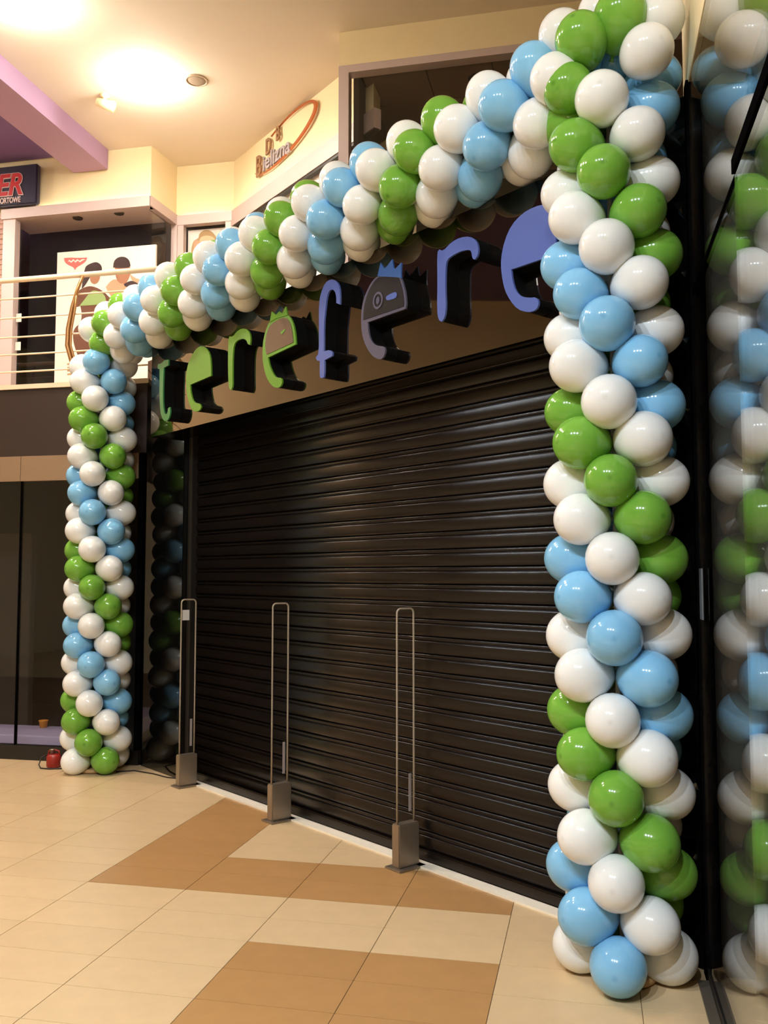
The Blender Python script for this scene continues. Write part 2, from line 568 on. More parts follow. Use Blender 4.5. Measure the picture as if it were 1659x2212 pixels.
def smooth_poly(poly, it=1):
    """Chaikin corner cutting, keeping corners that are really sharp"""
    for _ in range(it):
        out = []
        n = len(poly)
        for i in range(n):
            a, b, c = Vector(poly[i - 1]), Vector(poly[i]), Vector(poly[(i + 1) % n])
            d1, d2 = (b - a), (c - b)
            ang = abs(d1.angle(d2)) if d1.length > 1e-6 and d2.length > 1e-6 else 0
            if ang > math.radians(62):
                out.append(tuple(b))
            else:
                out.append(tuple(b.lerp(a, 0.25)))
                out.append(tuple(b.lerp(c, 0.25)))
        poly = out
    return poly


M_lside = mat('letter_side_black', (6, 6, 7), rough=0.7, spec=0.15)
M_lgreen_d = mat('letter_deep_green', (46, 122, 66), rough=0.3)
M_lgreen = mat('letter_green', (92, 146, 38), rough=0.3)
M_lblue = mat('letter_periwinkle', (88, 106, 176), rough=0.18)
M_lcrownb = mat('letter_crown_blue', (52, 92, 158), rough=0.3)
M_lface_dark = mat('letter_dark_face', (22, 21, 26), rough=0.3, spec=0.3)
M_lface_brown = mat('letter_brown_face', (108, 88, 74), rough=0.15)
M_lgrey = mat('letter_grey_lilac', (88, 86, 106), rough=0.2)

sign = empty('letter_sign', S(-5.2, 3.65, 3.0))
tag(sign, 'row of green and blue raised letters spelling terefere on dark fascia', 'sign')
FACE = {'t': M_lgreen_d, 'e1': M_lgreen, 'r1': M_lgreen, 'e2': M_lgreen, 'f': M_lblue, 'e3': M_lgrey, 'r2': M_lblue, 'e4': M_lblue}
NAMES = {'t': 'deep green letter t', 'e1': 'glossy green letter e', 'r1': 'green letter r', 'e2': 'green outlined letter e with crown',
         'f': 'periwinkle blue letter f', 'e3': 'dark letter e with blue crown and eye', 'r2': 'periwinkle blue letter r', 'e4': 'large periwinkle blue letter e'}
FD = 3.400
KF = FD / 3.6


def fit(poly):
    return [(max(-9, min(p[0] * KF, -2.80)), CAM_H + (p[1] - CAM_H) * KF) for p in poly]




def sub(o, part):
    o.parent = part
    o.matrix_parent_inverse = part.matrix_world.inverted()
    return o


for k in ('t', 'e1', 'r1', 'e2', 'f', 'e3', 'r2', 'e4'):
    poly = smooth_poly(fit(LET[k]), 1)
    body = prism('letter_body', S, poly, FD + 0.012, FAS + 0.002, M_lside)
    body['label'] = NAMES[k]
    under(body, sign)
    bpy.context.view_layer.update()
    f = prism('letter_face', S, poly, FD, FD + 0.012, FACE[k])
    sub(f, body)
    if k == 'e2':
        sub(prism('inner_panel', S, smooth_poly(fit(E2HEAD)), FD - 0.003, FD + 0.002, M_lface_brown), body)
        sub(prism('crown', S, fit(E2CROWN), FD - 0.004, FD + 0.006, M_lgreen), body)
        sub(prism('wink', S, fit(E2WINK), FD - 0.006, FD, M_lgreen), body)
    if k == 'e3':
        sub(prism('inner_panel', S, smooth_poly(fit(E3HEAD)), FD - 0.003, FD + 0.002, M_lface_dark), body)
        sub(prism('crown', S, fit(E3CROWN), FD - 0.004, FD + 0.006, M_lcrownb), body)
        sub(prism('dash_eye', S, smooth_poly(fit(DASH)), FD - 0.006, FD, M_lblue), body)
        # round eye: ring and pupil
        c, r1_, r2_ = fit([(-4.387, 3.44)])[0], 0.046, 0.034
        vv, ff = [], []
        q = 28
        for d in (FD - 0.006, FD - 0.002):
            for r in (r1_, r2_):
                vv += [S(c[0] + r * math.cos(2 * math.pi * i / q), d, c[1] + 1.12 * r * math.sin(2 * math.pi * i / q)) for i in range(q)]
        for i in range(q):
            j = (i + 1) % q
            ff += [(i, j, q + j, q + i), (2 * q + i, 2 * q + j, 3 * q + j, 3 * q + i), (i, j, 2 * q + j, 2 * q + i), (q + i, q + j, 3 * q + j, 3 * q + i)]
        sub(obj('eye_ring', mesh('eye_ring', vv, ff), M_lgrey), body)
        pup = [(c[0] + 0.016 * math.cos(2 * math.pi * i / 20), c[1] + 0.022 * math.sin(2 * math.pi * i / 20)) for i in range(20)]
        sub(prism('pupil', S, pup, FD - 0.006, FD - 0.002, M_lgrey), body)

# ------------------------------------------------------------------ balloon arch
R_B = 0.117


def balloon_mesh(name, m):
    prof = []
    n = 20
    for i in range(n + 1):
        t = math.pi * i / n                       # 0 outer tip .. pi neck
        z = math.cos(t)
        r = math.sin(t)
        if z >= 0:
            zz = z * 0.124
            rr = r * R_B
        else:
            zz = z * 0.155
            rr = R_B * (r ** 1.15) * (1 - 0.10 * (-z))
        prof.append((max(rr, 0) if 0 < i < n else 0, zz))
    prof[-1] = (0.009, -0.157)
    prof += [(0.007, -0.168), (0.013, -0.176), (0.0, -0.177)]
    me = lathe_mesh(name, prof, 28)
    me.materials.append(m)
    return me


BM = {'w': balloon_mesh('balloon_white', M_bw), 'g': balloon_mesh('balloon_green', M_bg), 'b': balloon_mesh('balloon_blue', M_bb)}
BL = {'w': 'white balloon', 'g': 'green balloon', 'b': 'light blue balloon'}
arch = empty('balloon_arch', (-0.77, 6.2, 0))
tag(arch, 'tall balloon arch of white, green and light blue spirals around the shop front', 'balloon arch')
RC = Vector((1.027, 4.084, 0))
LC = Vector((-2.55, 8.26, 0))
under(obj('base_plate', lathe_mesh('base_plate', [(0, 0.004), (0.13, 0.004), (0.14, 0.010), (0.14, 0.03), (0.13, 0.036), (0, 0.036)], 32), M_wood), arch)
arch.children[-1].location = RC
under(obj('base_plate', arch.children[-1].data), arch).location = LC
GZ = 3.97
under(obj('support_pole', tube_mesh('support_pole', [RC + Z * 0.03, RC + Z * 1.5, RC + Z * GZ], 0.012), M_white), arch)
under(obj('support_pole', tube_mesh('support_pole', [LC + Z * 0.03, LC + Z * 1.5, LC + Z * GZ], 0.012), M_white), arch)
under(obj('support_pole', tube_mesh('support_pole', [LC + Z * GZ, (LC + RC) / 2 + Z * GZ, RC + Z * GZ], 0.012), M_white), arch)
NB = 0


def balloon(col, pos, out, scale=1.0):
    global NB
    o = bpy.data.objects.new('balloon', BM[col])
    COL.objects.link(o)
    out = Vector(out).normalized()
    out = (out + Vector((random.gauss(0, .05), random.gauss(0, .05), random.gauss(0, .05)))).normalized()
    q = out.to_track_quat('Z', 'Y')
    s = scale * random.uniform(0.97, 1.03)
    o.rotation_mode = 'QUATERNION'
    o.rotation_quaternion = q
    o.location = Vector(pos) + Vector((random.gauss(0, .005), random.gauss(0, .005), random.gauss(0, .004)))
    o.scale = (s, s, s * random.uniform(0.98, 1.04))
    o['label'] = BL[col]
    under(o, arch)
    NB += 1
    return o


# right column: blue faces the camera in the lowest ring, every ring turns by 45 degrees
for k in range(23):
    for c, off in (('b', 0), ('w', 90), ('g', 180), ('w', 270)):
        a = math.radians(-109.4 - 45 * k + off)
        d = Vector((math.cos(a), math.sin(a), 0))
        balloon(c, RC + d * 0.188 + Z * (0.115 + 0.1680 * k), d)
# left column
for k in range(22):
    for c, off in (('g', 0), ('w', 90), ('b', 180), ('w', 270)):
        a = math.radians(-90 - 45 * (k - 1) + off)
        d = Vector((math.cos(a), math.sin(a), 0))
        balloon(c, LC + d * 0.188 + Z * (0.115 + 0.1665 * k), d)
# beam along the top
for mI in range(-28, 6):
    for c, off in (('g', 0), ('w', 90), ('b', 180), ('w', 270)):
        ph = math.radians(49.955 + 43.18 * mI + off)
        d = -N * math.cos(ph) + Z * math.sin(ph)
        balloon(c, N * 3.373 + U * (-3.421 + 0.162 * mI) + Z * (3.972 + 0.003 * mI) + d * 0.182, d)
# the corner over the right column
cc = RC + Z * 3.98 + Vector((0, 0.12, 0))
for c, pos in (
        ('g', (0.880, 3.980, 4.116)),
        ('g', (1.054, 3.930, 4.202)),
        ('w', (1.232, 3.980, 4.207)),
        ('w', (1.129, 3.840, 3.978)),
        ('w', (0.838, 4.160, 4.241)),
        ('b', (1.262, 4.120, 4.020)),
        ('b', (1.096, 4.200, 4.174)),
        ('w', (1.039, 4.220, 4.392)),
        ('g', (0.833, 4.020, 3.917)),
        ):
    balloon(c, pos, Vector(pos) - cc)

# ------------------------------------------------------------------ security gates on the threshold
M_info = mat('info_grey', (172, 160, 158), rough=0.6)
M_tape = mat('tape_grey', (120, 122, 126), rough=0.7)
GATE_W = 0.148


def gate(s, d, label, square):
    g = empty('security_gate', S(s, d, 0))
    tag(g, label, 'security gate', 'three security gates along the threshold')
    h, bh = 1.52, 0.26
    under(box('base_plate', S, s - 0.07, s + 0.07, d - 0.105, d + 0.105, 0.0, 0.012, M_steel, bevel=0.003), g)
    under(box('base_box', S, s - 0.035, s + 0.035, d - GATE_W / 2 - 0.006, d + GATE_W / 2 + 0.006, 0.012, bh, M_steel, bevel=0.006), g)
    pts = []
    r = 0.028
    w = GATE_W / 2 - 0.008
    pts.append(S(s, d - w, bh - 0.01))
    pts.append(S(s, d - w, bh + 0.5))
    for i in range(7):
        a = math.pi - i * math.pi / 12
        pts.append(S(s, d - w + r + r * math.cos(a), h - r + r * math.sin(a)))
    for i in range(7):
        a = math.pi / 2 - i * math.pi / 12
        pts.append(S(s, d + w - r + r * math.cos(a), h - r + r * math.sin(a)))
    pts.append(S(s, d + w, bh + 0.5))
    pts.append(S(s, d + w, bh - 0.01))
    under(obj('loop_tube', tube_mesh('loop_tube', pts, 0.0062, 10), M_tube), g)
    under(box('clear_panel', S, s - 0.002, s + 0.002, d - w + 0.006, d + w - 0.006, bh, h - 0.012, M_acryl), g)
    o = under(box('info_strip', S, s - 0.005, s - 0.0025, d + w - 0.038, d + w - 0.018, bh + 0.06, bh + 0.28, M_info), g)
    o['label'] = 'small upright printed strip'
    if square:
        o = under(box('sticker', S, s - 0.0055, s - 0.003, d - w + 0.004, d - w + 0.074, h - 0.17, h - 0.085, M_paper), g)
        o['label'] = 'pale square sticker'
    return g


gate(-6.937, 3.66, 'security gate at the far jamb with a pale square sticker near its top', True)
gate(-5.559, 3.66, 'middle of the three slim steel based security gates before the shutter', False)
gate(-4.204, 3.66, 'slim security gate before the shutter, nearest the thick balloon column', False)

# ------------------------------------------------------------------ ground floor storefront beside the shop
BS = 7.82
struct(box('wall_slab_edge', T, 3.2, 11.9, BS, BS + 0.25, 2.86, FL2 - 0.03, M_brown), 'dark brown cladding under the gallery floor')
struct(box('trim_3', T, 3.4, 11.9, BS - 0.02, BS + 0.3, FL2 - 0.03, FL2 + 0.015, M_railp), 'cream edge strip of the gallery floor')
struct(box('floor_gallery', T, -4.8, 11.9, BS + 0.25, 13.9, FL2 - 0.3, FL2, M_tile_l), 'floor of the upper gallery')
struct(flat_prism('floor_gallery_shop', lambda a, b, z: Vector((a, b, z)),
                  [tuple(S(SL, DF + 0.3).xy), tuple(S(SR, DF + 0.3).xy), tuple(T(-0.6, BS + 0.25).xy), tuple(T(4.0, BS + 0.25).xy)], FTZ - 0.16, FTZ - 0.05, M_wood),
       'floor over the shop')
win = box('window_1', T, 4.06, 11.9, BS + 0.03, BS + 0.042, 0.12, 2.62, M_glass)
struct(win, 'dark glass storefront behind the far balloon column')
for nm, args, mm in (('header_panel', (4.06, 5.30, BS, BS + 0.06, 2.62, 2.86), M_beige), ('header_panel', (5.305, 11.9, BS, BS + 0.06, 2.62, 2.86), M_beige),
                     ('plinth', (4.02, 11.9, BS - 0.01, BS + 0.08, 0.0, 0.13), M_rail_dark), ('glazing_post', (5.296, 5.309, BS + 0.02, BS + 0.055, 0.13, 2.62), M_black),
                     ('glazing_post', (4.02, 4.07, BS, BS + 0.07, 0.13, 2.86), M_black)):
    sub(box(nm, T, *args, mm), win)
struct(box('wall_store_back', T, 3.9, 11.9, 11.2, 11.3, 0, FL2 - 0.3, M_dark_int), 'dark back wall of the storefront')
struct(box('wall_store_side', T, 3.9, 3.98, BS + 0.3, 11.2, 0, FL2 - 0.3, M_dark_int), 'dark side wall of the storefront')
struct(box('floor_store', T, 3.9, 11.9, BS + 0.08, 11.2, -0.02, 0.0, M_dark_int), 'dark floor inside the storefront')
plat = box('display_platform', T, 4.9, 6.6, BS + 0.35, BS + 0.9, 0.0, 0.16, M_lav, bevel=0.01)
tag(plat, 'low lavender edged display platform inside the dark storefront', 'platform')
pan = box('display_stand', T, 6.2, 7.2, 9.4, 9.5, 0.0, 2.2, M_mid_int, bevel=0.01)
tag(pan, 'tall dim grey display panel inside the dark storefront', 'display stand')
pot = obj('orange_container', lathe_mesh('orange_container', [(0, 0), (0.05, 0), (0.062, 0.09), (0.07, 0.095), (0.07, 0.105), (0.058, 0.105), (0.05, 0.02), (0, 0.02)], 24), M_orange)
pot.location = T(5.50, BS + 0.80, 0.16)
pot.scale = (0.7, 0.7, 0.7)
tag(pot, 'small orange container on the platform inside the storefront', 'container')

# ------------------------------------------------------------------ gallery railing
rail = empty('gallery_railing', T(4.6, 7.87, FL2))
tag(rail, 'cream gallery railing with thin horizontal bars and a curved bronze post', 'railing')
under(obj('handrail', tube_mesh('handrail', [T(8.5, 7.87, 4.612), T(6.0, 7.87, 4.612), T(3.7, 7.87, 4.612)], 0.026, 12), M_railp), rail)
for z in (4.425, 4.232, 4.040, 3.868, 3.697):
    under(obj('rail_bar', tube_mesh('rail_bar', [T(8.5, 7.87, z), T(6.0, 7.87, z), T(3.7, 7.87, z)], 0.0085, 8), M_railp), rail)
pp = [T(4.70, 7.84, 4.59), T(4.76, 7.84, 4.45), T(4.81, 7.84, 4.28), T(4.845, 7.84, 4.08), T(4.85, 7.84, 3.92), T(4.80, 7.84, 3.76), T(4.74, 7.84, 3.62), T(4.71, 7.84, FL2 + 0.015)]
under(obj('curved_post', tube_mesh('curved_post', pp, [0.016, 0.018, 0.02, 0.022, 0.022, 0.02, 0.018, 0.018], 10), M_bronze), rail)
pp2 = [p + T1 * (-0.035) + T2 * 0.0 for p in pp[2:6]]
under(obj('curved_post', tube_mesh('curved_post', [pp[1]] + pp2 + [pp[6]], 0.012, 8), M_bronze), rail)
under(obj('curved_post', tube_mesh('curved_post', [T(7.4, 7.84, 4.6), T(7.45, 7.84, 4.1), T(7.4, 7.84, FL2 + .015)], 0.02, 8), M_bronze), rail)

# ------------------------------------------------------------------ upper shops
WT = 6.02
BAYB, BACKB = 9.47, 10.06
BA = 4.85
struct(flat_prism('wall_upper', T, [(11.9, BAYB + 0.02), (BA, BAYB + 0.02), (4.80, BACKB), (4.07, BACKB + 0.01), (2.35, 8.53), (1.9, 8.12), (1.9, 8.4), (4.0, 10.4), (5.0, 10.4), (5.1, 9.7), (11.9, 9.7)],
                  WT, CEIL, M_cream), 'cream wall over the upper shop windows')
struct(box('wall_upper_pink', T, 6.72, 11.9, BAYB, BAYB + 0.1, FL2, WT, mat('pink_ribbed', (196, 158, 142), rough=0.7)), 'pinkish ribbed wall at the edge of the bay window')
rp = bpy.data.objects['wall_upper_pink']
for i in range(40):
    sub(box('rib', T, 6.72, 7.2, BAYB - 0.012, BAYB, FL2 + i * 0.062, FL2 + i * 0.062 + 0.04, MATS['pink_ribbed']), rp)
# bay window
bay = box('window_2', T, BA, 6.60, BAYB + 0.03, BAYB + 0.038, FL2 + 0.1, WT - 0.07, M_glass)
struct(bay, 'bay window of the upper shop')
for nm, F_, args, mm in (
        ('frame_head', T, (BA - 0.02, 6.74, BAYB - 0.05, BAYB + 0.06, WT - 0.09, WT + 0.03), M_alu),
        ('frame_post', T, (6.56, 6.72, BAYB - 0.03, BAYB + 0.07, FL2, WT - 0.09), M_alu),
        ('frame_sill', T, (BA - 0.02, 6.74, BAYB - 0.03, BAYB + 0.07, FL2, FL2 + 0.1), M_alu)):
    sub(box(nm, F_, *args, mm), bay)
# return of the bay
sub(flat_prism('side_pane', T, [(BA - 0.004, BAYB + 0.06), (BA + 0.004, BAYB + 0.06), (4.814, BACKB - 0.04), (4.806, BACKB - 0.04)], FL2 + 0.1, WT - 0.07, M_glass), bay)
sub(flat_prism('frame_head', T, [(BA - 0.035, BAYB - 0.05), (BA + 0.03, BAYB + 0.06), (4.84, BACKB), (4.77, BACKB - 0.02)], WT - 0.09, WT + 0.03, M_alu), bay)
sub(box('frame_post', T, 4.765, 4.84, BACKB - 0.05, BACKB + 0.03, FL2, WT - 0.09, M_alu), bay)
sub(box('light_strip', T, BA + 0.02, 6.3, BAYB - 0.015, BAYB + 0.0, WT + 0.03, WT + 0.038, M_strip), bay)
for z0, z1, c in ((4.70, 4.80, M_paper), (4.36, 4.46, M_paper)):
    o = sub(box('door_label', T, 6.48, 6.55, BAYB + 0.02, BAYB + 0.024, z0, z1, c), bay)
# inside the bay
struct(box('ceiling_bay', T, 4.9, 6.7, BAYB + 0.07, 9.95, WT - 0.08, WT - 0.04, M_alu), 'cream ceiling inside the bay window')
struct(box('wall_bay_back', T, 4.9, 6.7, 9.95, 10.0, FL2, WT - 0.08, M_dark_int), 'dark back wall inside the bay window')
for i, (a, b) in enumerate(((5.84, 9.60), (5.29, 9.57))):
    o = obj('recessed_light', lathe_mesh('recessed_light', [(0, -0.004), (0.045, -0.006), (0.055, -0.012), (0.06, 0.0), (0, 0.0)], 20), M_mid_int)
    o.location = T(a, b, WT - 0.08)
    tag(o, ('unlit round recessed light in the bay ceiling, over the red heart logo' if i == 0 else 'unlit round recessed light in the bay ceiling, nearer the bay corner'), 'light', 'recessed lights in the bay')

# big poster in the bay: board + printed shapes
PBB = 9.70
poster = box('fashion_poster', T, 4.88, 6.16, PBB, PBB + 0.03, FL2 + 0.02, 5.58, M_paper)
reloc(poster, T(5.5, PBB, FL2 + 0.02))
tag(poster, 'large white poster of two models behind the bay window', 'poster')
SCP = 6.38


def px_on_b(x, y, b):
    """the print was measured as seen from the hall: spot on the plane T2 = b"""
    P = math.atan(137 / 1990)
    aa, bb = (x - 829.5) / 1990, -(y - 1106) / 1990
    d = Vector((aa, math.cos(P) - bb * math.sin(P), math.sin(P) + bb * math.cos(P)))
    t = b / d.dot(T2)
    p = d * t
    return (p.dot(T1), p.z + CAM_H)


def print_shape(name, pts, m, board, b, layer, ox, oy, sc, it=2):
    poly = smooth_poly([px_on_b(ox + x / sc, oy + y / sc, b) for x, y in pts], it)
    return sub(prism(name, T, poly, b - 0.002 * layer, b - 0.002 * layer + 0.0018, m), board)


bpy.context.view_layer.update()
M_pskin = mat('print_skin', (168, 116, 86), rough=0.6)
M_pskin_l = mat('print_skin_light', (206, 160, 128), rough=0.6)
M_pskin_d = mat('print_skin_dark', (112, 70, 50), rough=0.6)
M_phair = mat('print_hair', (62, 44, 44), rough=0.6)
M_pgreen = mat('print_green', (150, 178, 110), rough=0.6)
M_pred = mat('print_red', (206, 108, 100), rough=0.6)
M_pblond = mat('print_blond', (184, 150, 104), rough=0.6)
A1 = (100, 520, SCP)
print_shape('printed_heart', [(245, 240), (330, 232), (450, 238), (565, 232), (545, 290), (480, 335), (420, 365), (395, 405), (375, 365), (310, 340), (255, 300)], M_pred, poster, PBB, 1, *A1)
print_shape('printed_script', [(300, 290), (320, 262), (345, 285), (375, 255), (400, 282), (430, 256), (460, 278), (500, 252), (540, 258), (505, 272), (465, 298), (435, 276), (402, 302), (378, 275), (346, 305), (322, 284)], M_paper, poster, PBB, 2, *A1, it=1)
print_shape('printed_torso', [(820, 640), (880, 560), (960, 520), (1100, 610), (1290, 610), (1400, 600), (1420, 760), (1200, 900), (1000, 900), (900, 780), (850, 700)], M_pskin_l, poster, PBB, 1, *A1)
print_shape('printed_arm', [(1150, 450), (1230, 520), (1340, 540), (1400, 590), (1300, 625), (1180, 560)], M_pskin_l, poster, PBB, 2, *A1)
print_shape('printed_shade', [(1070, 600), (1180, 540), (1300, 610), (1200, 640), (1090, 640)], M_phair, poster, PBB, 3, *A1)
print_shape('printed_face', [(950, 370), (1160, 370), (1165, 470), (1100, 590), (1010, 590), (955, 500)], M_pskin, poster, PBB, 3, *A1)
print_shape('printed_hair', [(925, 370), (935, 280), (1000, 225), (1090, 222), (1150, 270), (1165, 350), (1130, 375), (990, 380)], M_phair, poster, PBB, 4, *A1)
print_shape('printed_hair', [(530, 410), (545, 350), (620, 310), (700, 290), (765, 340), (770, 420), (720, 470), (640, 440), (570, 560), (520, 640), (490, 660), (505, 500)], M_phair, poster, PBB, 2, *A1)
print_shape('printed_face', [(620, 430), (740, 430), (745, 520), (700, 590), (640, 600), (600, 540)], M_pskin, poster, PBB, 3, *A1)
print_shape('printed_body', [(400, 720), (520, 640), (640, 620), (800, 700), (960, 880), (900, 880), (830, 840), (780, 960), (720, 1130), (760, 1250), (700, 1600), (440, 1600), (370, 1400), (370, 1220), (480, 1130), (490, 1000), (470, 900), (400, 920), (380, 820)], M_pskin_d, poster, PBB, 1, *A1)
print_shape('printed_top', [(460, 900), (540, 800), (590, 730), (650, 680), (760, 710), (820, 770), (830, 870), (650, 890)], M_pgreen, poster, PBB, 3, *A1)
for y in (1690, 1740, 1780, 1830):
    print_shape('printed_line', [(290, y), (400, y - 6), (400, y + 16), (290, y + 22)], M_pblond, poster, PBB, 1, *A1, it=0)

# recess window with the small poster
rw = box('window_3', T, 4.15, 4.70, BACKB + 0.02, BACKB + 0.028, FL2 + 0.1, WT - 0.09, M_glass)
struct(rw, 'narrow window in the recess of the upper shop')
for nm, args in (('frame_head', (4.05, 4.80, BACKB - 0.04, BACKB + 0.05, WT - 0.10, WT + 0.02)), ('frame_post', (4.69, 4.765, BACKB - 0.03, BACKB + 0.05, FL2, WT - 0.1)),
                 ('frame_post', (4.03, 4.155, BACKB - 0.03, BACKB + 0.05, FL2, WT - 0.1))):
    sub(box(nm, T, *args, M_alu), rw)
sub(box('light_strip', T, 4.15, 4.7, BACKB - 0.02, BACKB - 0.01, WT + 0.02, WT + 0.028, M_strip), rw)
struct(box('wall_recess_back', T, 3.9, 4.85, BACKB + 0.3, BACKB + 0.35, FL2, WT, M_dark_int), 'dark wall behind the recess window')
PB2 = BACKB + 0.10
sp = box('portrait_poster', T, 4.20, 4.69, PB2, PB2 + 0.02, 4.3, 5.90, M_paper)
tag(sp, 'white portrait poster of a fair haired model in the recess window', 'poster')
A2 = (380, 460, 10.37)
bpy.context.view_layer.update()
print_shape('printed_hair', [(340, 1050), (345, 780), (400, 620), (440, 600), (510, 560), (520, 470), (600, 400), (700, 375), (800, 410), (880, 500), (960, 620), (1000, 760), (990, 1000), (900, 1200), (500, 1250)], M_pblond, sp, PB2, 1, *A2)
print_shape('printed_face', [(540, 560), (640, 510), (760, 510), (860, 560), (920, 680), (930, 900), (820, 1100), (640, 1100), (540, 900), (520, 700)], mat('print_face_pale', (232, 196, 156), rough=0.6), sp, PB2, 2, *A2)
print_shape('printed_hand', [(400, 640), (450, 600), (530, 640), (600, 690), (640, 740), (560, 790), (490, 900), (470, 1080), (400, 1080)], M_pskin_l, sp, PB2, 3, *A2)

# oblique window under the lingerie sign
dw = box('window_4', W, 0.08, 2.46, 0.03, 0.038, FL2 + 0.1, WT - 0.20, M_glass)
struct(dw, 'oblique lit shop window under the oval sign')
sub(box('frame_head', W, 0.0, 3.0, -0.04, 0.04, WT - 0.17, WT + 0.02, M_alu), dw)
sub(box('frame_line', W, 0.0, 3.0, -0.03, 0.02, WT - 0.20, WT - 0.172, M_rail_dark), dw)
sub(box('frame_post', W, 0.0, 0.09, -0.03, 0.06, FL2, WT - 0.2, M_alu), dw)
sub(box('light_strip', W, 0.1, 2.6, -0.02, -0.01, WT + 0.02, WT + 0.028, M_strip), dw)
whitep = box('display_screen', W, 0.15, 2.46, 0.046, 0.06, FL2 + 0.05, WT - 0.03, M_paper)
tag(whitep, 'plain white display screen behind the oblique shop window', 'screen')
struct(box('wall_oblique_back', W, 0.0, 3.0, 0.4, 0.45, FL2, WT, M_cream), 'cream wall behind the white screen')

# oval lingerie sign
os_ = empty('oval_sign', W(1.3, -0.02, 6.2))
tag(os_, 'oval copper ring sign with raised lettering DB Bielizna', 'sign')
vv, ff = [], []
q = 48
ce, rx, rz = (1.27, 6.425), 0.69, 0.205
for i in range(q + 1):
    t = math.radians(-165 + 280 * i / q)
    th = 0.006 + 0.05 * max(0, math.sin(math.pi * i / q)) ** 1.6
    tilt = 0.09 * math.cos(t)
    for d in (-0.035, -0.015):
        for k in (1, 0):
            rr, r2 = rx - (0 if k else th), rz - (0 if k else th * 0.55)
            vv.append(W(ce[0] + rr * math.cos(t), d, ce[1] + r2 * math.sin(t) + tilt))
for i in range(q):
    a, b = 4 * i, 4 * (i + 1)
    ff += [(a, a + 1, b + 1, b), (a + 2, b + 2, b + 3, a + 3), (a, b, b + 2, a + 2), (a + 1, a + 3, b + 3, b + 1)]
ff += [(0, 1, 3, 2), (4 * q, 4 * q + 2, 4 * q + 3, 4 * q + 1)]
M_copper = mat('copper_paint', (178, 98, 56), rough=0.3, metal=0.4)
under(obj('oval_ring', mesh('oval_ring', vv, ff), M_copper), os_)
M_bletter = mat('sign_letter_brown', (150, 112, 82), rough=0.4)
M_gletter = mat('sign_letter_grey', (166, 158, 166), rough=0.4)
for body, size, s, z, sx, m in (('B', 0.34, 0.63, 6.225, 0.7, M_bletter), ('ielizna', 0.25, 0.80, 6.235, 1.0, M_gletter), ('D', 0.25, 0.86, 6.40, 0.7, M_bletter), ('B', 0.22, 1.10, 6.47, 0.7, M_bletter)):
    me = text_mesh(body, size, offset=0.004, extrude=0.010)
    under(place_text('lettering', me, W(s, -0.03, z), UD, Z, m, None, sx), os_)

# sports shop sign
ss = box('shop_sign', T, 6.235, 8.2, 9.36, 9.44, 6.06, 6.54, mat('navy_sign', (40, 36, 58), rough=0.4), bevel=0.015)
tag(ss, 'navy box sign with red letters ER and white lettering at the picture edge', 'sign')
bpy.context.view_layer.update()
me = text_mesh('ER', 0.36, offset=0.016, extrude=0.004, shear=0.2)
wd = max(v.co.x for v in me.vertices)
RT = -T1
sub(place_text('letter_outline', me, T(6.40, 9.352, 6.185) - RT * wd * 0.86, RT, Z, mat('sign_white', (214, 190, 190), rough=0.5), None, 0.86), ss)
me = text_mesh('ER', 0.36, offset=0.006, extrude=0.004, shear=0.2)
sub(place_text('lettering', me, T(6.40, 9.345, 6.185) - RT * wd * 0.86, RT, Z, mat('sign_red', (190, 44, 50), rough=0.4), None, 0.86), ss)
me = text_mesh('SPORTOWE', 0.093, offset=0.002, extrude=0.004)
wd = max(v.co.x for v in me.vertices)
sub(place_text('lettering', me, T(6.44, 9.352, 6.09) - RT * wd * 0.66, RT, Z, MATS['sign_white'], None, 0.66), ss)

# upper right wall with its wide dark window
struct(box('wall_upper_right', T, -4.9, 2.149, 7.81, 7.95, 6.33, CEIL, M_cream), 'cream wall over the wide dark window')
w5 = box('window_5', T, -4.9, 2.05, 7.85, 7.858, FL2 + 0.05, 6.27, M_glass)
struct(w5, 'wide dark window of the upper floor')
sub(box('frame_head', T, -4.9, 2.149, 7.79, 7.9, 6.265, 6.335, M_alu), w5)
sub(box('frame_post', T, 2.055, 2.149, 7.79, 7.9, FL2, 6.265, M_alu), w5)
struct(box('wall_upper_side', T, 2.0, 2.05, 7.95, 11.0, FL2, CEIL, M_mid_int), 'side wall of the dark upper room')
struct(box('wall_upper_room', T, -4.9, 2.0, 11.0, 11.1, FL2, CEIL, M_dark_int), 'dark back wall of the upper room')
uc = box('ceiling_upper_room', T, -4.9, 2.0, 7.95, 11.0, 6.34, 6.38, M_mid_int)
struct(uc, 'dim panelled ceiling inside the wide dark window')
M_cpan = mat('ceiling_panel', (120, 100, 84), rough=0.8)
for i in range(8):
    for j in range(4):
        sub(box('ceiling_panel', T, 1.98 - 0.6 * i - 0.59, 1.98 - 0.6 * i, 7.97 + 0.6 * j, 8.56 + 0.6 * j, 6.325, 6.339, M_cpan), uc)
o = obj('recessed_light', lathe_mesh('recessed_light', [(0, -0.01), (0.07, -0.012), (0.09, -0.02), (0.1, 0.0), (0, 0.0)], 20), M_dark_int)
o.location = T(0.93, 8.25, 6.325)
tag(o, 'unlit round recessed light behind the wide dark window', 'light')

